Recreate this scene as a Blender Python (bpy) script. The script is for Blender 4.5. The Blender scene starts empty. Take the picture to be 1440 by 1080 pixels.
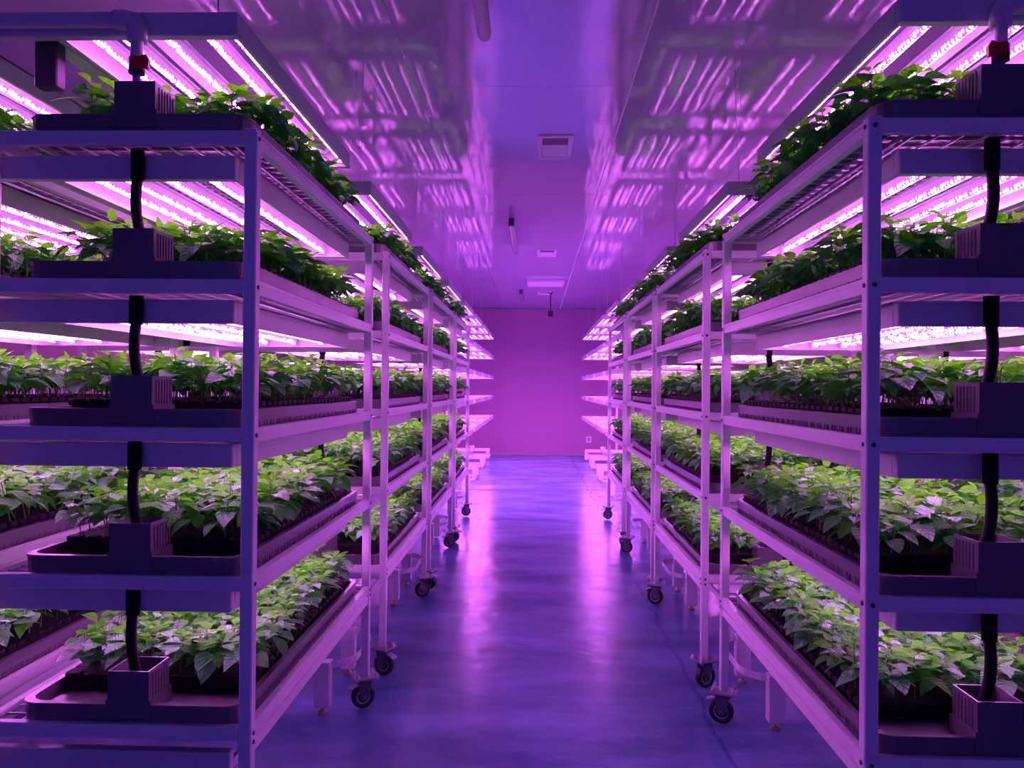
import bpy, math, random
import numpy as np
from mathutils import Matrix, Vector

random.seed(7)
rng = np.random.default_rng(7)
sc = bpy.context.scene
COL = sc.collection
D = bpy.data

# ------------------------------------------------------------------ materials
def new_mat(name):
    m = D.materials.new(name); m.use_nodes = True
    nt = m.node_tree
    for n in list(nt.nodes): nt.nodes.remove(n)
    out = nt.nodes.new('ShaderNodeOutputMaterial')
    return m, nt, out

def principled(name, col, rough=0.4, metal=0.0, spec=0.5, noise=0.0, scale=20.0, bump=0.0, bscale=60.0):
    m, nt, out = new_mat(name)
    p = nt.nodes.new('ShaderNodeBsdfPrincipled')
    p.inputs['Base Color'].default_value = (*col, 1)
    p.inputs['Roughness'].default_value = rough
    p.inputs['Metallic'].default_value = metal
    p.inputs['Specular IOR Level'].default_value = spec
    nt.links.new(p.outputs[0], out.inputs[0])
    if noise or bump:
        tc = nt.nodes.new('ShaderNodeTexCoord')
    if noise:
        nz = nt.nodes.new('ShaderNodeTexNoise'); nz.inputs['Scale'].default_value = scale
        nz.inputs['Detail'].default_value = 4
        nt.links.new(tc.outputs['Object'], nz.inputs['Vector'])
        mx = nt.nodes.new('ShaderNodeMix'); mx.data_type = 'RGBA'
        mx.inputs[6].default_value = (*[c*(1-noise) for c in col], 1)
        mx.inputs[7].default_value = (*[min(1, c*(1+noise)) for c in col], 1)
        nt.links.new(nz.outputs['Fac'], mx.inputs[0])
        nt.links.new(mx.outputs[2], p.inputs['Base Color'])
    if bump:
        nb = nt.nodes.new('ShaderNodeTexNoise'); nb.inputs['Scale'].default_value = bscale
        nt.links.new(tc.outputs['Object'], nb.inputs['Vector'])
        b = nt.nodes.new('ShaderNodeBump'); b.inputs['Strength'].default_value = bump
        b.inputs['Distance'].default_value = 0.01
        nt.links.new(nb.outputs['Fac'], b.inputs['Height'])
        nt.links.new(b.outputs[0], p.inputs['Normal'])
    return m

M_STEEL = principled('white_powder_coat', (0.88, 0.85, 0.88), 0.28, noise=0.03, scale=8)
M_HOUSING = principled('white_sheet_metal', (0.72, 0.68, 0.74), 0.36, noise=0.03, scale=6)
M_ZINC = principled('zinc_plate', (0.62, 0.62, 0.65), 0.28, metal=0.85)
M_FORK = principled('dark_zinc', (0.16, 0.16, 0.2), 0.35, metal=0.6)
M_WIRE = principled('wire_steel', (0.55, 0.55, 0.6), 0.35, metal=0.3)
M_RUBBER = principled('black_rubber', (0.015, 0.015, 0.018), 0.45)
M_WHEELHUB = principled('wheel_hub', (0.05, 0.05, 0.08), 0.35)
M_BOLT = principled('bolt_dark', (0.10, 0.09, 0.12), 0.4, metal=0.6)
M_TRAY = principled('grey_tray_plastic', (0.14, 0.128, 0.15), 0.23, spec=0.8, noise=0.06, scale=12)
M_PLUG = principled('black_plug_plastic', (0.012, 0.010, 0.014), 0.6, spec=0.2)
M_HOSE = principled('black_hose', (0.006, 0.006, 0.007), 0.6, spec=0.2)
M_PVC = principled('white_pvc', (0.70, 0.68, 0.74), 0.3)
M_DROP = principled('blue_grey_dropper', (0.20, 0.20, 0.42), 0.3)
M_RED = principled('red_plastic', (0.75, 0.02, 0.02), 0.35)
M_BRASS = principled('brass_foot', (0.50, 0.46, 0.26), 0.35, metal=0.6)
M_DARKBOX = principled('dark_enclosure', (0.06, 0.05, 0.08), 0.5)
M_LAMPBODY = principled('batten_plastic', (0.36, 0.35, 0.40), 0.25)
M_STEM = principled('seedling_stem', (0.10, 0.22, 0.04), 0.5)
M_OUTLET = principled('outlet_plastic', (0.85, 0.82, 0.86), 0.3)
M_TRIM = principled('grey_trim', (0.35, 0.32, 0.38), 0.5)
M_VENTSHADE = principled('vent_shade', (0.05, 0.04, 0.06), 0.5)  # near-black colour painted for the shade inside the vents

def make_wall_mat():
    m, nt, out = new_mat('wall_panel')
    p = nt.nodes.new('ShaderNodeBsdfPrincipled')
    tc = nt.nodes.new('ShaderNodeTexCoord')
    mp = nt.nodes.new('ShaderNodeMapping'); mp.inputs['Scale'].default_value = (1, 1, 0.15)
    nz = nt.nodes.new('ShaderNodeTexNoise'); nz.inputs['Scale'].default_value = 2.2; nz.inputs['Detail'].default_value = 3
    nt.links.new(tc.outputs['Object'], mp.inputs[0]); nt.links.new(mp.outputs[0], nz.inputs['Vector'])
    mx = nt.nodes.new('ShaderNodeMix'); mx.data_type = 'RGBA'
    mx.inputs[6].default_value = (0.38, 0.20, 0.34, 1); mx.inputs[7].default_value = (0.43, 0.23, 0.39, 1)
    nt.links.new(nz.outputs['Fac'], mx.inputs[0]); nt.links.new(mx.outputs[2], p.inputs['Base Color'])
    p.inputs['Roughness'].default_value = 0.5
    nt.links.new(p.outputs[0], out.inputs[0])
    return m
M_WALL = make_wall_mat()

def make_ceiling_mat():
    m, nt, out = new_mat('ceiling_gloss_panel')
    p = nt.nodes.new('ShaderNodeBsdfPrincipled')
    p.inputs['Base Color'].default_value = (0.44, 0.43, 0.58, 1)
    p.inputs['Roughness'].default_value = 0.06
    p.inputs['Specular IOR Level'].default_value = 1.0
    p.inputs['IOR'].default_value = 1.62
    tc = nt.nodes.new('ShaderNodeTexCoord')
    mp = nt.nodes.new('ShaderNodeMapping'); mp.inputs['Scale'].default_value = (1.0, 0.45, 1)
    nz = nt.nodes.new('ShaderNodeTexNoise'); nz.inputs['Scale'].default_value = 5; nz.inputs['Detail'].default_value = 2
    nt.links.new(tc.outputs['Object'], mp.inputs[0]); nt.links.new(mp.outputs[0], nz.inputs['Vector'])
    b = nt.nodes.new('ShaderNodeBump'); b.inputs['Strength'].default_value = 0.07; b.inputs['Distance'].default_value = 0.02
    nt.links.new(nz.outputs['Fac'], b.inputs['Height']); nt.links.new(b.outputs[0], p.inputs['Normal'])
    nt.links.new(p.outputs[0], out.inputs[0])
    return m
M_CEIL = make_ceiling_mat()

def make_floor_mat():
    m, nt, out = new_mat('sealed_concrete')
    p = nt.nodes.new('ShaderNodeBsdfPrincipled')
    tc = nt.nodes.new('ShaderNodeTexCoord')
    n1 = nt.nodes.new('ShaderNodeTexNoise'); n1.inputs['Scale'].default_value = 1.6; n1.inputs['Detail'].default_value = 6; n1.inputs['Roughness'].default_value = 0.6
    mp1 = nt.nodes.new('ShaderNodeMapping'); mp1.inputs['Scale'].default_value = (0.7, 1.7, 1)
    nt.links.new(tc.outputs['Object'], mp1.inputs[0]); nt.links.new(mp1.outputs[0], n1.inputs['Vector'])
    cr = nt.nodes.new('ShaderNodeValToRGB')
    cr.color_ramp.elements[0].position = 0.33; cr.color_ramp.elements[0].color = (0.075, 0.155, 0.34, 1)
    cr.color_ramp.elements[1].position = 0.68; cr.color_ramp.elements[1].color = (0.24, 0.42, 0.74, 1)
    nt.links.new(n1.outputs['Fac'], cr.inputs[0])
    # a wandering repaired crack right of the middle of the aisle
    sx = nt.nodes.new('ShaderNodeSeparateXYZ'); nt.links.new(tc.outputs['Object'], sx.inputs[0])
    n2 = nt.nodes.new('ShaderNodeTexNoise'); n2.inputs['Scale'].default_value = 2.5; n2.inputs['Detail'].default_value = 5
    nt.links.new(tc.outputs['Object'], n2.inputs['Vector'])
    def mth(op, a=None, b=None, va=None, vb=None):
        n = nt.nodes.new('ShaderNodeMath'); n.operation = op
        if a is not None: nt.links.new(a, n.inputs[0])
        if b is not None: nt.links.new(b, n.inputs[1])
        if va is not None: n.inputs[0].default_value = va
        if vb is not None: n.inputs[1].default_value = vb
        return n.outputs[0]
    w = mth('MULTIPLY_ADD', n2.outputs['Fac'], vb=0.16)
    w.node.inputs[2].default_value = -0.08 - 0.80
    dx = mth('ABSOLUTE', mth('ADD', sx.outputs['X'], w))
    fac = mth('SUBTRACT', va=1.0, b=mth('MINIMUM', mth('DIVIDE', dx, vb=0.018), vb=1.0))
    mx = nt.nodes.new('ShaderNodeMix'); mx.data_type = 'RGBA'
    nt.links.new(mth('MULTIPLY', fac, vb=0.55), mx.inputs[0])
    nt.links.new(cr.outputs[0], mx.inputs[6]); mx.inputs[7].default_value = (0.05, 0.05, 0.22, 1)
    nt.links.new(mx.outputs[2], p.inputs['Base Color'])
    rr = nt.nodes.new('ShaderNodeMapRange'); rr.inputs[1].default_value = 0.2; rr.inputs[2].default_value = 0.8; rr.inputs[3].default_value = 0.14; rr.inputs[4].default_value = 0.28
    nt.links.new(n1.outputs['Fac'], rr.inputs[0]); nt.links.new(rr.outputs[0], p.inputs['Roughness'])
    nb = nt.nodes.new('ShaderNodeTexNoise'); nb.inputs['Scale'].default_value = 5; nb.inputs['Detail'].default_value = 4
    nt.links.new(tc.outputs['Object'], nb.inputs['Vector'])
    b = nt.nodes.new('ShaderNodeBump'); b.inputs['Strength'].default_value = 0.42; b.inputs['Distance'].default_value = 0.012
    nt.links.new(nb.outputs['Fac'], b.inputs['Height']); nt.links.new(b.outputs[0], p.inputs['Normal'])
    nt.links.new(p.outputs[0], out.inputs[0])
    return m
M_FLOOR = make_floor_mat()

def make_led_mat():
    m, nt, out = new_mat('led_diodes')
    tc = nt.nodes.new('ShaderNodeTexCoord')
    vo = nt.nodes.new('ShaderNodeTexVoronoi'); vo.inputs['Scale'].default_value = 55; vo.inputs['Randomness'].default_value = 0.35
    nt.links.new(tc.outputs['Object'], vo.inputs['Vector'])
    cr = nt.nodes.new('ShaderNodeValToRGB')
    cr.color_ramp.elements[0].position = 0.20; cr.color_ramp.elements[0].color = (0.92, 0.18, 1.0, 1)
    cr.color_ramp.elements[1].position = 0.55; cr.color_ramp.elements[1].color = (0.035, 0.002, 0.055, 1)
    nt.links.new(vo.outputs['Distance'], cr.inputs[0])
    e = nt.nodes.new('ShaderNodeEmission'); e.inputs['Strength'].default_value = LED
    nt.links.new(cr.outputs[0], e.inputs['Color']); nt.links.new(e.outputs[0], out.inputs[0])
    return m
LED = 50.0
M_LED = make_led_mat()

def make_leaf_mat():
    m, nt, out = new_mat('pepper_leaf')
    av = nt.nodes.new('ShaderNodeAttribute'); av.attribute_name = 'leafco'
    sx = nt.nodes.new('ShaderNodeSeparateXYZ'); nt.links.new(av.outputs['Vector'], sx.inputs[0])
    class at: outputs = {'Fac': sx.outputs['X']}
    def mth(op, a=None, b=None, va=None, vb=None):
        n = nt.nodes.new('ShaderNodeMath'); n.operation = op
        if a is not None: nt.links.new(a, n.inputs[0])
        if b is not None: nt.links.new(b, n.inputs[1])
        if va is not None: n.inputs[0].default_value = va
        if vb is not None: n.inputs[1].default_value = vb
        return n.outputs[0]
    au = mth('ABSOLUTE', sx.outputs['Y'])                       # 0 at the midrib, 1 at the edge
    ph = mth('SUBTRACT', mth('MULTIPLY', sx.outputs['Z'], vb=42.0), mth('MULTIPLY', au, vb=11.0))
    vein = mth('MULTIPLY', mth('ABSOLUTE', mth('SINE', mth('MULTIPLY', ph, vb=.5))), mth('MINIMUM', mth('MULTIPLY', au, vb=7.0), vb=1.0))
    cr = nt.nodes.new('ShaderNodeValToRGB')
    cr.color_ramp.elements[0].position = 0.12; cr.color_ramp.elements[0].color = (0.17, 0.68, 0.21, 1)  # pale base of low-tint leaves paints in their lavender highlights
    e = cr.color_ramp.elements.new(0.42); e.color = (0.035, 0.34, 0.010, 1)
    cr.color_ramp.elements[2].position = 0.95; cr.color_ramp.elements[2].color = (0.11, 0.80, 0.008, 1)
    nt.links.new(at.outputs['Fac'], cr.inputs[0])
    p = nt.nodes.new('ShaderNodeBsdfPrincipled')
    rg = nt.nodes.new('ShaderNodeMapRange'); rg.inputs[3].default_value = 0.26; rg.inputs[4].default_value = 0.50
    nt.links.new(at.outputs['Fac'], rg.inputs[0]); nt.links.new(rg.outputs[0], p.inputs['Roughness'])
    sp = nt.nodes.new('ShaderNodeMapRange'); sp.inputs[2].default_value = 0.30; sp.inputs[3].default_value = 1.0; sp.inputs[4].default_value = 0.30
    nt.links.new(at.outputs['Fac'], sp.inputs[0]); nt.links.new(sp.outputs[0], p.inputs['Specular IOR Level'])
    nt.links.new(cr.outputs[0], p.inputs['Base Color'])
    tc = nt.nodes.new('ShaderNodeTexCoord')
    nb = nt.nodes.new('ShaderNodeTexNoise'); nb.inputs['Scale'].default_value = 110
    nt.links.new(tc.outputs['Object'], nb.inputs['Vector'])
    b = nt.nodes.new('ShaderNodeBump'); b.inputs['Strength'].default_value = 0.7; b.inputs['Distance'].default_value = 0.004
    hh = mth('ADD', nb.outputs['Fac'], mth('MULTIPLY', vein, vb=0.8))
    nt.links.new(hh, b.inputs['Height']); nt.links.new(b.outputs[0], p.inputs['Normal'])
    t = nt.nodes.new('ShaderNodeBsdfTranslucent')
    c2 = nt.nodes.new('ShaderNodeValToRGB')
    c2.color_ramp.elements[0].color = (0.03, 0.40, 0.004, 1); c2.color_ramp.elements[1].color = (0.15, 1.0, 0.012, 1)
    nt.links.new(at.outputs['Fac'], c2.inputs[0]); nt.links.new(c2.outputs[0], t.inputs['Color'])
    tf = nt.nodes.new('ShaderNodeMapRange'); tf.inputs[3].default_value = 0.18; tf.inputs[4].default_value = 0.45
    nt.links.new(at.outputs['Fac'], tf.inputs[0])
    ms = nt.nodes.new('ShaderNodeMixShader'); nt.links.new(tf.outputs[0], ms.inputs[0])
    nt.links.new(p.outputs[0], ms.inputs[1]); nt.links.new(t.outputs[0], ms.inputs[2])
    nt.links.new(ms.outputs[0], out.inputs[0])
    return m
M_LEAF = make_leaf_mat()

# ------------------------------------------------------------------ mesh builder
class MB:
    def __init__(self): self.v = []; self.f = []; self.mi = []; self.smooth = []
    def _add(self, vs, fs, mi=0, sm=False):
        o = len(self.v); self.v += [tuple(x) for x in vs]
        for f in fs: self.f.append(tuple(o+i for i in f)); self.mi.append(mi); self.smooth.append(sm)
    def box(self, x0, x1, y0, y1, z0, z1, mi=0):
        if x0 > x1: x0, x1 = x1, x0
        if y0 > y1: y0, y1 = y1, y0
        if z0 > z1: z0, z1 = z1, z0
        self._add([(x0,y0,z0),(x1,y0,z0),(x1,y1,z0),(x0,y1,z0),(x0,y0,z1),(x1,y0,z1),(x1,y1,z1),(x0,y1,z1)],
                  [(0,3,2,1),(4,5,6,7),(0,1,5,4),(1,2,6,5),(2,3,7,6),(3,0,4,7)], mi)
        return self
    def cbox(self, x0, x1, y0, y1, z0, z1, c=0.004, mi=0):
        """box with chamfered vertical and horizontal edges"""
        if x0 > x1: x0, x1 = x1, x0
        if y0 > y1: y0, y1 = y1, y0
        if z0 > z1: z0, z1 = z1, z0
        c = min(c, (x1-x0)*.45, (y1-y0)*.45, (z1-z0)*.45)
        def ring(z, i):
            a, b2, e, g = x0+i, x1-i, y0+i, y1-i
            return [(a+c,e,z),(b2-c,e,z),(b2,e+c,z),(b2,g-c,z),(b2-c,g,z),(a+c,g,z),(a,g-c,z),(a,e+c,z)]
        self.loft([ring(z0, c*.6), ring(z0+c*.6, 0), ring(z1-c*.6, 0), ring(z1, c*.6)], mi=mi)
        return self
    def loft(self, rings, mi=0, cap0=True, cap1=True, sm=False, closed=True):
        n = len(rings[0]); vs = [p for r in rings for p in r]; fs = []
        for k in range(len(rings)-1):
            for i in range(n if closed else n-1):
                j = (i+1) % n
                fs.append((k*n+i, k*n+j, (k+1)*n+j, (k+1)*n+i))
        if cap0: fs.append(tuple(range(n-1, -1, -1)))
        if cap1: fs.append(tuple((len(rings)-1)*n+i for i in range(n)))
        self._add(vs, fs, mi, sm)
        return self
    def tube(self, pts, r, n=10, mi=0, caps=True):
        pts = [Vector(p) for p in pts]; rs = r if isinstance(r, (list, tuple)) else [r]*len(pts)
        rings = []
        up = None
        for i, p in enumerate(pts):
            t = (pts[min(i+1, len(pts)-1)] - pts[max(i-1, 0)]).normalized()
            if up is None:
                up = Vector((0,0,1)) if abs(t.z) < .9 else Vector((1,0,0))
            a = t.cross(up).normalized(); b = a.cross(t).normalized(); up = b
            rings.append([tuple(p + (a*math.cos(q) + b*math.sin(q))*rs[i]) for q in [2*math.pi*k/n for k in range(n)]])
        self.loft(rings, mi, caps, caps, True)
        return self
    def mesh(self, name, mats):
        me = D.meshes.new(name); me.from_pydata(self.v, [], self.f)
        for m in (mats if isinstance(mats, (list, tuple)) else [mats]): me.materials.append(m)
        me.polygons.foreach_set('material_index', self.mi)
        me.polygons.foreach_set('use_smooth', self.smooth)
        me.update()
        return me
    def build(self, name, mats, parent=None, loc=(0,0,0)):
        return link(name, self.mesh(name, mats), parent, loc)

def link(name, me, parent=None, loc=(0,0,0), rotz=0.0):
    o = D.objects.new(name, me); COL.objects.link(o)
    o.location = loc; o.rotation_euler = (0,0,rotz)
    if parent is not None: o.parent = parent
    return o
def tag(o, label, cat, group=None):
    o['label'] = label; o['category'] = cat
    if group: o['group'] = group
    return o
def empty(name, loc, rotz=0.0):
    o = D.objects.new(name, None); COL.objects.link(o); o.empty_display_size = .05
    o.location = loc; o.rotation_euler = (0,0,rotz); return o
def copy_tree(o, parent=None):
    c = o.copy(); COL.objects.link(c); c.parent = parent
    for ch in [x for x in KIDS.get(o.name, [])]: copy_tree(ch, c)
    return c
KIDS = {}
def register(o):
    KIDS[o.name] = list(o.children)
    for ch in o.children: register(ch)
def struct(o): o['kind'] = 'structure'; return o

# ------------------------------------------------------------------ layout numbers
EYE = 1.49
YW = 17.0; YB = -2.6; CEIL = 3.23
XL, XR = -3.05, 3.15
ZT = [2.18, 1.777, 1.374, 0.971, 0.568]            # shelf beam tops, top tier first
TIER = ['top', 'second', 'middle', 'fourth', 'bottom']
RW, RL, PW = 0.76, 1.51, 0.035                     # rack width, length, post
EDGE = {'L': -0.755, 'R': 0.835}
RFRONT = {'L': [2.05, 3.93, 5.62, 7.37], 'R': [1.96, 3.84, 5.49, 7.28]}
PEDGE = {'L': -0.84, 'R': 0.958}
PFRONT = {'L': [2.12, 3.88, 5.68, 7.43, 9.17, 10.92, 12.68, 14.40], 'R': [2.06, 3.88, 5.64, 7.40, 9.15, 10.90, 12.65, 14.38]}
PLEN = 1.31
ROW2 = 0.87
SG = {'L': -1, 'R': 1}
SIDE = {'L': 'left of the aisle', 'R': 'right of the aisle'}
NTH = ['frontmost', 'second', 'third', 'fourth', 'fifth', 'sixth', 'seventh', 'eighth']

# ------------------------------------------------------------------ room
struct(MB().box(XL, XR, YB, YW, -0.1, 0).build('floor', M_FLOOR))
c = MB()
xs = [XL, -1.92, -0.70, 0.54, 1.76, XR]
ys = [YB, 1.93, 4.43, 6.93, 9.43, 11.93, 14.43, YW]
for a, b in zip(xs[:-1], xs[1:]):
    for e, g in zip(ys[:-1], ys[1:]):
        c.cbox(a+.0012, b-.0012, e+.0012, g-.0012, CEIL, CEIL+.05, c=.0015)
c.box(XL, XR, YB, YW, CEIL+.05, CEIL+.12)
struct(c.build('ceiling', M_CEIL))
struct(MB().cbox(.535, .545, YB, YW-.04, CEIL-.002, CEIL, c=.001).build('trim_2', M_OUTLET))
struct(MB().box(XL-.1, XL, YB, YW+.1, -.1, CEIL+.12).build('wall_left', M_WALL))
struct(MB().box(XR, XR+.1, YB, YW+.1, -.1, CEIL+.12).build('wall_right', M_WALL))
struct(MB().box(XL, XR, YW, YW+.1, -.1, CEIL+.12).build('wall_back', M_WALL))
struct(MB().cbox(XL, XR, YW-.012, YW, 0.0, 0.05, c=.004).build('baseboard_back', M_TRIM))
struct(MB().cbox(XL, XR, YW-.04, YW, CEIL-.04, CEIL, c=.012).build('trim_1', M_TRIM))

# ceiling fittings
def vent(x, y, label):
    t = empty('ceiling_vent', (x, y, CEIL))
    w, l = .125, .27
    f = MB(); h = .010
    f.cbox(-w, w, -l, -l+.05, -h, 0, .004); f.cbox(-w, w, l-.05, l, -h, 0, .004)
    f.cbox(-w, -w+.035, -l+.05, l-.05, -h, 0, .004); f.cbox(w-.035, w, -l+.05, l-.05, -h, 0, .004)
    f.build('vent_frame', M_HOUSING, t)
    b = MB()
    b._add([(-w+.035,-l+.05,-.004),(w-.035,-l+.05,-.004),(w-.035,l-.05,-.004),(-w+.035,l-.05,-.004)], [(0,1,2,3)])
    b.build('duct_shade', M_VENTSHADE, t)  # flat dark sheet stands in for the shaded recess of the duct
    b = MB(); y0, y1 = -l+.21, l-.062
    b.loft([[(-w+.037,y0,-.0045),(w-.037,y0,-.0045),(w-.037,y0,-.0055),(-w+.037,y0,-.0055)],
            [(-w+.037,y1,-.0065),(w-.037,y1,-.0065),(w-.037,y1,-.0085),(-w+.037,y1,-.0085)]])
    b.build('damper_flap', M_HOUSING, t)
    tag(t, label, 'vent', 'square air vents along the ceiling')
vent(.13, 5.55, 'square ceiling air vent nearest the camera, with a half open flap')
vent(.14, 9.9, 'middle one of the three square ceiling air vents')
vent(.16, 14.1, 'small far ceiling air vent just before the back wall')

def batten(y0, y1, label):
    t = empty('batten_light', (-.25, (y0+y1)/2, CEIL)); L = (y1-y0)/2
    b = MB(); n = 12; rings = []
    for yy, k in ((-L, .55), (-L+.015, .85), (-L+.05, 1), (L-.05, 1), (L-.015, .85), (L, .55)):
        rings.append([(.034*k*math.cos(2*math.pi*i/n), yy, -.085+.034*k*math.sin(2*math.pi*i/n)) for i in range(n)])
    b.loft(rings, sm=True); b.build('diffuser_tube', M_LAMPBODY, t)
    b = MB(); b.cbox(-.02, .02, -L+.04, L-.04, -.055, -.03, .004)
    for yy in (-L*.7, L*.7): b.box(-.012, .012, yy-.02, yy+.02, -.03, 0)
    b.build('mounting_spine', M_HOUSING, t)
    b = MB(); b.cbox(-.03, .03, -L-.02, -L+.05, -.11, -.03, .006); b.build('end_cap', M_DARKBOX, t)
    tag(t, label, 'ceiling light', 'unlit batten lights along the ceiling')
batten(2.35, 3.62, 'unlit tubular batten light on the ceiling, cut off by the top edge')
batten(7.75, 9.4, 'unlit tubular batten light with a dark end cap, above the middle of the aisle')
batten(13.4, 14.7, 'small far unlit batten light on the ceiling near the back wall')
t = empty('panel_light', (.165, 12.6, CEIL))
MB().cbox(-.30, .30, -.30, .30, -.045, 0, .008).build('lamp_frame', M_HOUSING, t)
MB().cbox(-.27, .27, -.27, .27, -.05, -.04, .004).build('lamp_diffuser', M_OUTLET, t)
tag(t, 'pale rectangular surface panel light on the ceiling towards the back wall', 'ceiling light')
t = empty('security_camera', (.275, 14.0, CEIL))
MB().tube([(0,0,0),(0,0,-.34)], .012, 10).build('drop_rod', M_DARKBOX, t)
MB().tube([(0,0,0),(0,0,-.02)], .04, 14).build('ceiling_plate', M_DARKBOX, t)
b = MB(); b.cbox(-.045, .045, -.09, .05, -.44, -.34, .012); b.build('camera_body', M_RUBBER, t)
tag(t, 'dark security camera hanging on a rod in front of the back wall', 'security camera')
t = empty('wall_outlet', (1.2, YW, .36))
MB().cbox(-.06, .06, -.012, 0, -.07, .07, .004).build('face_plate', M_OUTLET, t)
MB().cbox(-.03, .03, -.016, -.012, -.03, .03, .001).build('socket_face', M_TRIM, t)
tag(t, 'white square power outlet low on the magenta back wall', 'outlet')

# ------------------------------------------------------------------ shelf rack
def make_rack():
    """local frame: u = 0 at the aisle face (outward is +x), y = 0 at the front"""
    root = empty('shelf_rack', (0,0,0))
    PX = [0, RW-PW]; PY = [0, RL-PW]
    post = MB()
    post.cbox(0, PW, 0, PW, .150, ZT[0]+.004, .003)
    for z in ZT:
        for (cx, cy, ax) in ((PW/2, -.003, 'y'), (-.003, PW/2, 'x'), (PW+.003, PW/2, 'x')):
            for dz in ([-.02, -.045] if z == ZT[-1] else [-.02]):
                if ax == 'y': post.tube([(cx, 0.001, z+dz), (cx, -.004, z+dz)], .006, 8, mi=1)
                else: post.tube([(cx+.004*(1 if cx < 0 else -1), cy, z+dz), (cx, cy, z+dz)], .006, 8, mi=1)
    pm = post.mesh('post', [M_STEEL, M_BOLT])
    for x in PX:
        for y in PY: link('post', pm, root, (x, y, 0))
    side = MB()                                   # side rail: slotted angle with a top ledge
    side.cbox(0.003, .027, PW, RL-PW, -.040, 0, .002)
    side.box(0.001, .003, PW, RL-PW, -.012, -.004)
    sm = side.mesh('side_rail', M_STEEL)
    low = MB(); low.cbox(0.003, .027, PW, RL-PW, -.040, 0, .002)
    low.cbox(.004, .024, PW, RL-PW, -.080, -.050, .002); low.box(.014, .020, PW, RL-PW, -.052, -.038)
    lm = low.mesh('side_rail', M_STEEL)
    end = MB(); end.cbox(PW, RW-PW, .003, .027, -.038, 0, .003); em = end.mesh('end_rail', M_STEEL)
    sh = MB(); r = .0026                          # welded wire shelf
    X0, X1, Y0, Y1 = .03, RW-.03, .03, RL-.03
    for k in range(27):
        y = Y0 + (Y1-Y0)*k/26; sh.box(X0, X1, y-r, y+r, -.014, -.014+2*r)
    for k in range(12):
        x = X0 + (X1-X0)*k/11; sh.box(x-r, x+r, Y0, Y1, -.0195, -.0195+2*r)
    for x in (.12, RW-.12): sh.box(x-.005, x+.005, Y0, Y1, -.029, -.0195)
    for y in (Y0, Y1): sh.box(X0, X1, y-.004, y+.004, -.030, -.022)
    shm = sh.mesh('wire_shelf', M_WIRE)
    for z in ZT:
        link('side_rail', lm if z == ZT[-1] else sm, root, (0, 0, z))
        link('side_rail', sm, root, (RW-.03, 0, z))
        link('end_rail', em, root, (0, 0, z)); link('end_rail', em, root, (0, RL-.03, z))
        link('wire_shelf', shm, root, (0, 0, z))
    # caster
    pl = MB(); pl.cbox(-.056, .056, -.046, .046, .138, .146, .002)
    for x in (-.043, .043):
        for y in (-.034, .034): pl.tube([(x,y,.130),(x,y,.160)], .007, 6)
    plm = pl.mesh('caster_plate', M_ZINC)
    fk = MB()
    fk.tube([(0,0,.138),(0,0,.118)], .034, 14)
    for s in (-1, 1):
        y0, y1 = s*.019, s*.023
        pts = [(-.030,.124),(.030,.124),(.028,.085),(.014,.042),(-.010,.038),(-.022,.060)]
        fk.loft([[(a+.006,y0,b) for a,b in pts],[(a+.006,y1,b) for a,b in pts]])
    fk.box(-.030+.006, .030+.006, -.023, .023, .114, .124)
    fk.tube([(0.010,-.028,.054),(0.010,.028,.054)], .007, 8)
    fkm = fk.mesh('caster_fork', M_FORK)
    wh = MB(); n = 28
    def wr(r, y): return [(.010+r*math.cos(2*math.pi*i/n), y, .054+r*math.sin(2*math.pi*i/n)) for i in range(n)]
    wh.loft([wr(.040,-.0165), wr(.048,-.0165), wr(.053,-.012), wr(.054,0), wr(.053,.012), wr(.048,.0165), wr(.040,.0165)], 0, False, False, True)
    for s in (-1, 1):
        wh.loft([wr(.040, s*.0165), wr(.038, s*.010), wr(.020, s*.010), wr(.014, s*.017), wr(.004, s*.017)], 1, False, True, True)
        wh.loft([wr(.033, s*.0105), wr(.031, s*.0125), wr(.028, s*.0105)], 2, False, False, True)
    whm = wh.mesh('wheel', [M_RUBBER, M_WHEELHUB, M_ZINC])
    br = MB(); br.loft([[(.03,-.018,.118),(.03,.018,.118),(.03,.018,.112),(.03,-.018,.112)],
                        [(.078,-.022,.098),(.078,.022,.098),(.078,.022,.092),(.078,-.022,.092)]])
    brm = br.mesh('brake_pedal', M_ZINC)
    k = 0
    for x in PX:
        for y in PY:
            ca = link('caster', plm, root, (x+PW/2, y+PW/2, .006), [0.5, 2.75, 0.15, 2.9][k])
            link('caster_fork', fkm, ca); link('wheel', whm, ca); link('brake_pedal', brm, ca); k += 1
    return root

proto_rack = make_rack(); register(proto_rack)
RACKS = []   # (side, row, index, aisle-face x, front y)
first = True
for row, nr in ((1, 4), (2, 3)):
    for s in 'LR':
        for i in range(nr):
            o = proto_rack if first else copy_tree(proto_rack)
            first = False
            yf = RFRONT[s][i]; xe = EDGE[s] + SG[s]*ROW2*(row-1)
            o.location = (xe, yf, 0); o.rotation_euler = (0, 0, 0)
            if s == 'L':   # left racks keep their aisle face towards +x: rotate half a turn
                o.rotation_euler = (0, 0, math.pi); o.location = (xe, yf+RL, 0)
            where = ('in the row ' if row == 1 else 'in the outer row ') + SIDE[s]
            tag(o, f'white steel shelf rack on casters, {NTH[i]} {where}', 'shelf rack', f'shelf racks {where}')
            RACKS.append((s, row, i, xe, yf))

def rackname(s, row, i):
    return f"{NTH[i]} {'outer ' if row == 2 else ''}rack {SIDE[s]}"

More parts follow.
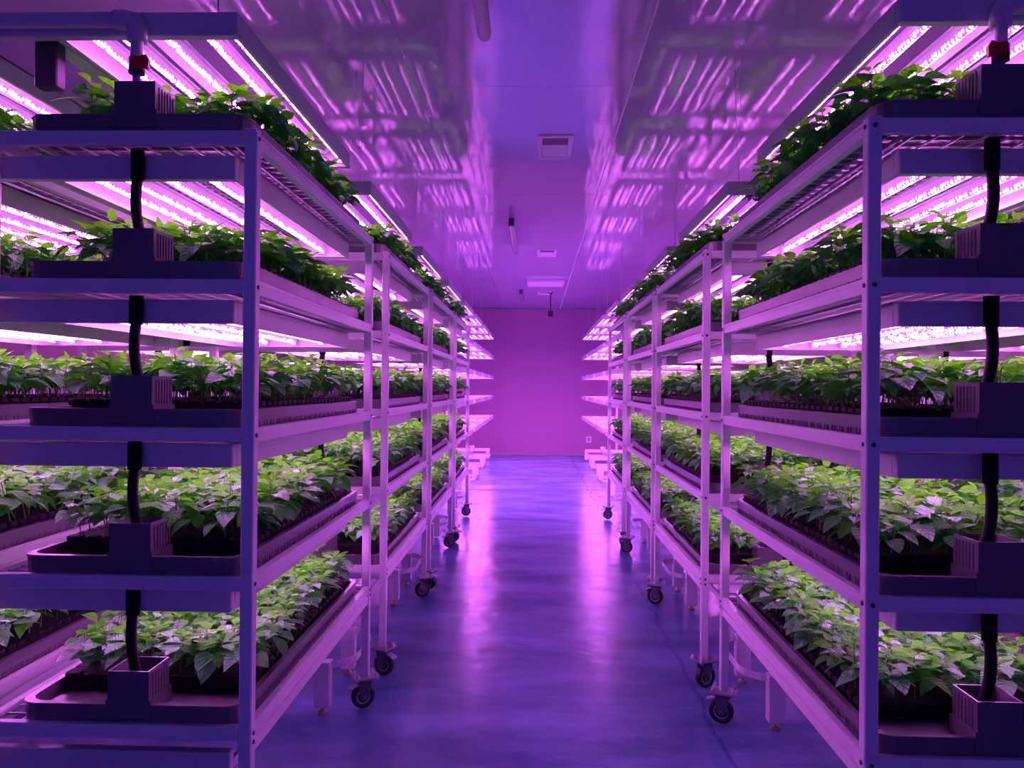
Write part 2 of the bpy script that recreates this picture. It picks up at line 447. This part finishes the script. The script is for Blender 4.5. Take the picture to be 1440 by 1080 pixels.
# ------------------------------------------------------------------ flood tray + drain box
TW, TL, TH = 0.62, 1.40, 0.058
def rrect(x0, x1, y0, y1, r, z, n=5):
    pts = []
    for cx, cy, a0 in ((x1-r, y0+r, -90), (x1-r, y1-r, 0), (x0+r, y1-r, 90), (x0+r, y0+r, 180)):
        for k in range(n):
            a = math.radians(a0 + 90*k/(n-1)); pts.append((cx+r*math.cos(a), cy+r*math.sin(a), z))
    return pts
def make_tray():
    b = MB(); h = TW/2
    R = lambda i, z, r=.05: rrect(-h+i, h-i, i, TL-i, r, z)
    b.loft([R(.006, 0, .042), R(.0015, TH-.006), R(0, TH-.006), R(0, TH), R(.018, TH), R(.024, .024, .04)], cap1=True)
    for s in (-1, 1):                      # shallow moulded windows along the long sides
        for k in range(22):
            y = .08 + k*(TL-.2)/21
            x = s*(h-.0035)
            b.box(x-.002, x+.0008, y, y+.002, .006, .024); b.box(x-.002, x+.0008, y+.036, y+.038, .006, .024)
            b.box(x-.002, x+.0008, y, y+.038, .0225, .0245)
        b.cbox(s*(h-.012), s*(h+.001), .05, TL-.05, .001, .006, .001)
    # raised floor pads either side of the drain box
    for x0, x1 in ((-h+.05, -.085), (.085, h-.05)): b.cbox(x0, x1, .035, .115, .022, .036, .006)
    return b.mesh('flood_tray', M_TRAY)
def make_drain():
    b = MB(); w, d, H = .057, .118, .148
    t = .004
    ring = lambda i, z, f=0: [(-w-f+i, 0.001-f*.2+i, z), (w+f-i, 0.001-f*.2+i, z), (w+f-i, d+f-i, z), (-w-f+i, d+f-i, z)]
    b.loft([ring(0, .02, .006), ring(0, .068, .005), ring(0, .068), ring(0, H), ring(t, H), ring(t, .05)])
    for s in (-1, 1):
        for k in range(6):
            y = .022 + k*.016; b.box(s*w, s*(w+.002), y, y+.004, .072, H-.01)
        b.box(s*(w-.001), s*(w+.0045), .0, d, .066, .070)
    return b.mesh('drain_box', M_TRAY)
def make_plug():
    b = MB(); w, y0, y1 = .272, .165, 1.36
    b.cbox(-w, w, y0, y1, .026, .0755, .006)
    n = 24
    for k in range(n):                     # scalloped rim of the cells
        y = y0 + (y1-y0)*(k+.5)/n
        for s in (-1, 1): b.cbox(s*(w-.03), s*(w+.010), y-.021, y+.021, .060, .077, .005)
    for k in range(11):
        x = -w + 2*w*(k+.5)/11
        for yy in (y0-.008, y1-.02): b.cbox(x-.017, x+.017, yy, yy+.03, .060, .080, .005)
    return b.mesh('plug_tray', M_PLUG)
tray_me, drain_me, plug_me = make_tray(), make_drain(), make_plug()
def hose_mesh():
    b = MB(); b.tube([(0,0,-.042),(0,0,-.120)], .0185, 16); col = b.mesh('hose_collar', M_HOSE)
    b = MB(); pts = []
    for k in range(9):
        t = k/8; pts.append((.022*t*t - .010*math.sin(math.pi*t), .010*t, -.116 - .205*t))
    b.tube(pts, .0145, 14); return col, b.mesh('drain_hose', M_HOSE)
collar_me, hose_me = hose_mesh()
b = MB(); b.tube([(0,0,-.042),(0,0,-.075)], .0185, 16); stub_me = b.mesh('drain_stub', M_HOSE)

TRAYS = []
for (s, row, i, xe, yf) in RACKS:
    xc = xe + SG[s]*0.345
    for k, z in enumerate(ZT):
        where = f"{'the ' if row == 1 else ''}{rackname(s, row, i)}"
        y0 = yf + .015
        t = link('flood_tray', tray_me, None, (xc, y0, z - .0085))
        link('drain_box', drain_me, t)
        tag(t, f'grey flood tray on {TIER[k]} tier of {where}', 'tray', f'flood trays of {where}')
        p = link('plug_tray', plug_me, None, (xc, y0, z - .0085))
        tag(p, f'black plug tray of seedlings on {TIER[k]} tier of {where}', 'plug tray', f'plug trays of {where}')
        TRAYS.append((s, row, i, k, xc, y0, z - .0085))
        if k < 4:
            hx = xc - .008
            h = link('drain_hose', hose_me, None, (hx, yf+.052, z))
            link('hose_collar', collar_me, h)
            if s == 'R': h.scale.x = -1
            tag(h, f'black drain hose hanging below {TIER[k]} tier of {where}', 'hose', f'drain hoses of {where}')

# ------------------------------------------------------------------ LED grow lights on their stands
TUBES = [.027, .109, .234, .357, .446]
def led_mesh(sg):
    b = MB(); y0, y1 = .045, PLEN-.06
    # aluminium back channel + half round lens, local x = 0 is the centre
    b.box(-.010, .010, y0-.012, y1+.012, .031, .036)
    b.box(-.018, .018, y0-.012, y1+.012, .052, .058); b.box(-.006, .006, y0-.012, y1+.012, .036, .052)
    n = 7; rr = .0095
    prof = [(rr*math.cos(math.pi + math.pi*i/(n-1)), 0.024 + .0085*math.sin(math.pi + math.pi*i/(n-1))) for i in range(n)]
    prof = prof + [(.0105, .030), (-.0105, .030)]
    b.loft([[(x, y0, z) for x, z in prof], [(x, y1, z) for x, z in prof]], mi=1)
    for yy in (y0-.012, y1): b.cbox(-.015, .015, yy, yy+.012, .008, .040, .003)
    return b.mesh('led_tube', [M_HOUSING, M_LED])
led_me = led_mesh(1)
def frame_mesh(sg, uA, uB):
    b = MB()
    X = lambda u: sg*u
    for y0 in (0, PLEN-.03): b.cbox(X(uA), X(uB), y0, y0+.03, 0, .066, .003)
    b.box(X(0), X(.010), .03, PLEN-.03, 0, .066)                   # aisle flange
    b.box(X(0), X(.022), .03, PLEN-.03, .060, .066)
    b.box(X(.505), X(.515), .03, PLEN-.03, 0, .066)                # outer flange
    for y in (.03+.015, PLEN-.075): b.box(X(.01), X(.505), y, y+.03, .062, .070)
    b.box(X(.585), X(.64), .03, PLEN-.03, .040, .052) if uB > .6 else b.box(X(.17-.02), X(.17+.02), .03, PLEN-.03, .048, .056)
    b.box(X(.282), X(.318), .03, PLEN-.03, .054, .062)             # blank slat between the tubes
    return b.mesh('light_frame', M_HOUSING)
fm = {}
UP = {'L': .735, 'R': .690}
for s in 'LR':
    fm[s, 1] = frame_mesh(SG[s], 0, UP[s]); fm[s, 2] = frame_mesh(SG[s], -.168, .53)
wire = MB(); wire.tube([(0,0,.066),(-.03,0,CEIL-2.47)], .0011, 5); wire.tube([(0,0,.066),(.012,.01,CEIL-2.47)], .0011, 5)
wire_me = wire.mesh('hanging_wire', M_WIRE)
ZP = [2.468] + [z - .115 for z in ZT[:4]]
for row, nstand in ((1, 8), (2, 5)):
    for s in 'LR':
        for i in range(nstand):
            xe = PEDGE[s] + SG[s]*ROW2*(row-1)
            for k in range(5):
                o = link('grow_light', fm[s, row], None, (xe, PFRONT[s][i], ZP[k]))
                for u in TUBES: link('led_tube', led_me, o, (SG[s]*u, 0, 0))
                if k == 0:
                    for yy in (.015,): link('hanging_wire', wire_me, o, (SG[s]*.06, yy, 0))
                if i < 4:
                    rk = ('' if row == 2 else 'the ') + rackname(s, row, i) if not (row == 2 and i == 3) else f'fourth outer stand {SIDE[s]}'
                    lab = f'white LED grow light over {TIER[k]} tier of {rk}'
                else:
                    nm = ['fifth', 'sixth', 'seventh', 'eighth'][i-4]
                    pos = ['topmost', 'second', 'middle', 'fourth', 'lowest'][k]
                    lab = f"LED grow light, {pos} on the {nm} {'outer' if row == 2 else 'rackless'} stand {SIDE[s]}"
                tag(o, lab, 'grow light', f"grow lights {'in the outer row ' if row == 2 else ''}{SIDE[s]}")

def stand_parts(s):
    sg = SG[s]; X = lambda u: sg*u
    u_post = UP[s]
    d = {}
    b = MB(); b.cbox(X(u_post+.001), X(u_post+.040), 0, .05, .24, 2.60, .003); d['post'] = b.mesh('spine_post', M_STEEL)
    b = MB()
    b.cbox(X(.075), X(1.35), 0, .055, .180, .240, .003)
    b.cbox(X(.075), X(.147), 0, .055, .035, .180, .003)
    b.cbox(X(1.278), X(1.35), 0, .055, .035, .180, .003)
    d['portal'] = b.mesh('portal_leg', M_STEEL)
    b = MB()
    b.tube([(0, .028, .036), (0, .028, .014), (0, .028, .0139), (0, .028, 0)], [.008, .008, .018, .024], 12)
    d['foot'] = b.mesh('levelling_foot', M_BRASS)
    b = MB(); b.cbox(X(0), X(.685), 0, .03, 0, .062, .003); b.cbox(X(0), X(.012), .03, .75, 0, .03, .002); d['beam'] = b.mesh('base_beam', M_HOUSING)
    return d
SP = {s: stand_parts(s) for s in 'LR'}
def guard_mesh(s, gap):
    """pale strip bowing out towards the aisle from one portal to the next"""
    sg = SG[s]; b = MB(); pts = []
    n = 14
    for k in range(n+1):
        a = math.pi*k/n
        pts.append((sg*(.085 - .105*min(1, 1.25*math.sin(a))), .028 + gap*(1-math.cos(a))/2))
    prev = None
    rings = []
    for k, (x, y) in enumerate(pts):
        dx, dy = -sg*math.copysign(1, 1)*0.004, 0
        rings.append([(x, y, .208), (x+dx, y, .208), (x+dx, y, .239), (x, y, .239)])
    b.loft(rings); return b.mesh('guard_strip', M_STEEL)
for s in 'LR':
    for i in range(8):
        y = PFRONT[s][i]
        t = empty('light_stand', (PEDGE[s], y, 0))
        for yy in (.032, PLEN-.082): link('spine_post', SP[s]['post'], t, (0, yy, 0))
        for yy in (.05, PLEN+.02):
            link('portal_leg', SP[s]['portal'], t, (0, yy, 0)); [link('levelling_foot', SP[s]['foot'], t, (SG[s]*u, yy, 0)) for u in (.111, 1.314)]
        if i < 4: link('base_beam', SP[s]['beam'], t, (0, 0, .405))
        if i < 7:
            gap = PFRONT[s][i+1] + .05 - (y + PLEN + .02)
            link('guard_strip', guard_mesh(s, gap), t, (0, PLEN+.02, 0))
        nm = NTH[i]
        lab = f"white portal legged stand, {nm} {SIDE[s]}, " + ('under the racks' if i < 4 else 'without a rack')
        tag(t, lab, 'stand', f'light stands {SIDE[s]}')
    # driver box under the top lamp of the front stand, between the two rows
    sg = SG[s]
    t = MB(); t.cbox(sg*.585, sg*.655, .115, .16, -.095, .0395, .004)
    o = t.build('driver_box', M_DARKBOX, None, (PEDGE[s], PFRONT[s][0], ZP[0]))
    tag(o, f'dark rectangular power box beside the top grow light of frontmost rack {SIDE[s]}', 'power box')
    # drain pipe at the far end
    p = empty('drain_pipe', (PEDGE[s], 14.35, 0))
    b = MB(); b.tube([(sg*.35, 0, .30), (sg*1.3, 0, .30)], .040, 14); b.tube([(sg*1.0,0,.30),(sg*1.0,0,0)], .03, 12); b.build('pipe_run', M_PVC, p)
    b = MB(); b.tube([(sg*.42,0,.30),(sg*.36,0,.30),(sg*.33,0,.315),(sg*.325,0,.345),(sg*.325,0,.40)], .049, 14); b.build('elbow', M_PVC, p)
    tag(p, f'white PVC drain pipe with an upturned elbow behind the seventh stand {SIDE[s]}', 'pipe')

# ------------------------------------------------------------------ supply pipe with red valve over the front racks
for s in 'LR':
    sg = SG[s]; xd = -1.11 if s == 'L' else 1.205
    yd = PFRONT[s][0] - .026; zp = 2.500
    p = empty('supply_pipe', (xd, yd, zp))
    b = MB(); b.tube([(sg*.03,0,0),(sg*.95,0,0)], .021, 16); b.tube([(0,0,-.03),(0,0,-.13)], .017, 14); b.build('pipe_run', M_PVC, p)
    b = MB(); b.tube([(sg*.06,0,0),(sg*.03,0,0),(sg*.009,0,-.005),(0,0,-.022),(0,0,-.06)], .0265, 16)
    b.build('elbow', M_PVC, p)
    b = MB(); b.tube([(sg*.52,0,0),(sg*.58,0,0)], .0265, 16); b.build('pipe_coupling', M_PVC, p)
    b = MB(); b.tube([(sg*.63,0,-.03),(sg*.63,0,.10)], .02, 12); b.tube([(sg*.60,0,0),(sg*.66,0,0)], .027, 14); b.build('tee_riser', M_PVC, p)
    b = MB(); b.tube([(0,0,-.108),(0,0,-.150)], .021, 14); v = b.build('valve_body', M_DARKBOX, p)
    v['label'] = 'dark ball valve body'
    b = MB(); b.tube([(0,0,-.128),(-sg*.022,-.012,-.126)], .010, 10)
    pts = [(-.004,-.018),(.014,-.013),(.040,-.021),(.043,.004),(.034,.020),(.012,.013),(-.004,.017)]
    b.loft([[(-sg*(a+.006), -.018, -.127+c2) for a, c2 in pts], [(-sg*(a+.006), -.030, -.127+c2) for a, c2 in pts]])
    h = b.build('valve_handle', M_RED, v); h['label'] = 'red butterfly valve handle'
    b = MB(); b.tube([(0,0,-.148),(0,0,-.252)], .0105, 12); b.build('dropper', M_DROP, p)
    tag(p, f'white water supply pipe with red valve over the frontmost rack {SIDE[s]}', 'pipe', 'supply pipes above the frontmost racks')

# ------------------------------------------------------------------ seedlings
def leaf_arrays(L, W, droop, fold, nv):
    """a leaf along +x: 3 verts across, nv segments long; quads"""
    vs = []
    for k in range(nv+1):
        t = k/nv
        w = W*(math.sin(math.pi*min(1, t**.72))**.9 if 0 < t < 1 else (0.04 if t == 0 else 0.0))
        ang = droop*t
        x = L*(t - .18*ang*ang*t*.5); z = -L*.5*droop*t*t
        vs += [(x, -w, z + fold*w), (x, 0, z), (x, w, z + fold*w)]
    fs = []
    for k in range(nv):
        a = 3*k
        fs += [(a, a+3, a+4, a+1), (a+1, a+4, a+5, a+2)]
    uv = [(u, k/nv) for k in range(nv+1) for u in (-1, 0, 1)]
    return np.array(vs), np.array(fs), np.array(uv)
def plant_arrays(r, nv, petiole):
    """leaf verts/faces/tint and stem verts/faces"""
    H = r.uniform(.105, .138)
    lv, lf, lt = [], [], []; sv, sf = [], []
    no = 0
    nl = r.integers(10, 13); yaw = r.uniform(0, 6.28)
    lean = r.normal(0, .012, 2)
    for j in range(nl):
        t = j/(nl-1)
        z = H*(.40 + .60*t)
        yaw += 2.4 + r.normal(0, .25)
        L = (.082*(1-t) + .040*t)*r.uniform(.85, 1.2); L *= 1.0 if 0 < t else .8
        W = L*r.uniform(.31, .40)
        el = math.radians(r.normal(-6 + 34*t*t, 11)); dr = r.uniform(.35, 1.0)*(1 - .4*t)
        pl = (.030*(1-t) + .008*t)*r.uniform(.8, 1.2); pe = math.radians(28 + 25*t)
        v, f, uv = leaf_arrays(L, W, dr, r.uniform(.12, .38), nv)
        roll = r.normal(0, .25)
        cr_, sr_ = math.cos(roll), math.sin(roll)
        v = np.stack([v[:,0], v[:,1]*cr_ - v[:,2]*sr_, v[:,1]*sr_ + v[:,2]*cr_], 1)
        ce, se = math.cos(el), math.sin(el)
        v = np.stack([v[:,0]*ce - v[:,2]*se, v[:,1], v[:,0]*se + v[:,2]*ce], 1)
        v[:,0] += pl*math.cos(pe)
        cy, sy = math.cos(yaw), math.sin(yaw)
        v = np.stack([v[:,0]*cy - v[:,1]*sy, v[:,0]*sy + v[:,1]*cy, v[:,2]], 1)
        base = np.array([lean[0]*z/H, lean[1]*z/H, z])
        v += base + np.array([0, 0, pl*math.sin(pe)])
        lv.append(v); lf.append(f + no); no += len(v)
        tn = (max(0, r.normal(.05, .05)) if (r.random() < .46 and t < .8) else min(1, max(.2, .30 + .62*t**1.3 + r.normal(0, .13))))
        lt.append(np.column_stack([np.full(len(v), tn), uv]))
        if petiole:
            a = base; b2 = v[1]; n0 = len(sv); w = .0011
            d = np.array([-sy, cy, 0])*w; u = np.array([0, 0, w])
            sv += [a-d, a+d, a+u*1.5, b2-d, b2+d, b2+u*1.5]
            sf += [(n0, n0+1, n0+4, n0+3), (n0+1, n0+2, n0+5, n0+4), (n0+2, n0, n0+3, n0+5)]
    n0 = len(sv)
    for zz, rr in ((0, .0021), (H, .0013)):
        for q in range(4):
            sv.append(np.array([lean[0]*zz/H + rr*math.cos(q*1.571), lean[1]*zz/H + rr*math.sin(q*1.571), zz]))
    for q in range(4): sf.append((n0+q, n0+(q+1)%4, n0+4+(q+1)%4, n0+4+q))
    return np.concatenate(lv), np.concatenate(lf), np.concatenate(lt), np.array(sv), np.array(sf)

def np_mesh(name, v, f, mats, tint=None, mi=None):
    me = D.meshes.new(name)
    me.vertices.add(len(v)); me.vertices.foreach_set('co', v.astype(np.float32).ravel())
    me.loops.add(f.size); me.loops.foreach_set('vertex_index', f.astype(np.int32).ravel())
    me.polygons.add(len(f)); me.polygons.foreach_set('loop_start', np.arange(0, f.size, 4, dtype=np.int32))
    for m in mats: me.materials.append(m)
    if mi is not None: me.polygons.foreach_set('material_index', mi.astype(np.int32))
    me.polygons.foreach_set('use_smooth', np.ones(len(f), dtype=bool))
    me.update(calc_edges=True)
    if tint is not None:
        a = me.attributes.new('leafco', 'FLOAT_VECTOR', 'POINT'); a.data.foreach_set('vector', tint.astype(np.float32).ravel())
    me.validate()
    return me

near = []
for q in range(8):
    lv, lf, lt, sv, sf = plant_arrays(rng, 5, True)
    near.append((np_mesh('seedling_leaves', lv, lf, [M_LEAF], lt), np_mesh('stem', sv, sf, [M_STEM])))
far = [plant_arrays(rng, 4, False) for q in range(14)]
NX, NY = 8, 18
acc_v, acc_f, acc_t, acc_m = [], [], [], []; off = 0
for (s, row, i, k, xc, y0, z0) in TRAYS:
    aisle = -SG[s]                                # towards the aisle in x
    where = f"{rackname(s, row, i)}"
    for a in range(NX):                           # a = 0 nearest the aisle
        for b_ in range(NY):                      # b_ = 0 nearest the front
            x = xc + aisle*(.252 - .072*a) + rng.normal(0, .008)
            y = y0 + .200 + b_*(1.125/(NY-1)) + rng.normal(0, .008)
            ring = min(a, b_)
            single = row == 1 and i == 0 and (ring == 0 or (ring == 1 and k == 4))
            sc_ = rng.uniform(.88, 1.14)*(0.94 if k == 4 else 1.0); yaw = rng.uniform(0, 6.283)
            if single:
                lm_, sm_ = near[rng.integers(len(near))]
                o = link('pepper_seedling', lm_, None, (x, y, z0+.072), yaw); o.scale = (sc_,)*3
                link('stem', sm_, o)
                edge = 'at outer edge of' if ring == 0 else 'one line inside edge of'
                tag(o, f'pepper seedling {edge} {TIER[k]}-tier tray, {where}', 'seedling', f'seedlings {edge} {TIER[k]}-tier tray, {where}')
            else:
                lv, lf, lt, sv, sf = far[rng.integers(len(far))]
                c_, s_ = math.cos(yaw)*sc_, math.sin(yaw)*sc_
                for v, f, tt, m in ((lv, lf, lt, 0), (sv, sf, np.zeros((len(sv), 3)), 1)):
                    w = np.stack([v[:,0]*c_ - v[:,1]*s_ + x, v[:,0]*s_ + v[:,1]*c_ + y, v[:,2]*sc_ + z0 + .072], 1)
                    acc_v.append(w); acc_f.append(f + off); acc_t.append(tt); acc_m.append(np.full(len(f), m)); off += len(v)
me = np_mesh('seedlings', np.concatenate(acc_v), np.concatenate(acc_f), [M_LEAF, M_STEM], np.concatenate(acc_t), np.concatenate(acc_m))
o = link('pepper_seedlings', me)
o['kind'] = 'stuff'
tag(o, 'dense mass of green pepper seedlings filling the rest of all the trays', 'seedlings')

# ------------------------------------------------------------------ light from the open end of the room behind the camera
w = D.worlds.new('world'); sc.world = w; w.use_nodes = True
bg = w.node_tree.nodes['Background']
bg.inputs[0].default_value = (0.15, 0.11, 1.0, 1); bg.inputs[1].default_value = 0.27

# ------------------------------------------------------------------ camera
cam = D.cameras.new('camera'); co = D.objects.new('camera', cam); COL.objects.link(co)
cam.sensor_width = 36; cam.lens = 1081/1440*36; cam.clip_start = .05
yaw = math.atan(32/1081); pitch = math.atan(5/1081); roll = math.radians(.5)
R = Matrix.Rotation(yaw, 3, 'Z') @ Matrix.Rotation(math.pi/2 + pitch, 3, 'X') @ Matrix.Rotation(roll, 3, 'Z')
co.matrix_world = Matrix.Translation((0, 0, EYE)) @ R.to_4x4()
sc.camera = co

sc.view_settings.view_transform = 'Standard'; sc.view_settings.look = 'None'
sc.view_settings.exposure = 0.62; sc.view_settings.gamma = 1.0
sc.view_settings.use_curve_mapping = False
sc.cycles.max_bounces = 8; sc.cycles.diffuse_bounces = 5; sc.cycles.glossy_bounces = 4; sc.cycles.transmission_bounces = 5
sc.cycles.use_denoising = True
sc.cycles.sample_clamp_indirect = 6.0
sc.cycles.caustics_reflective = False; sc.cycles.caustics_refractive = False
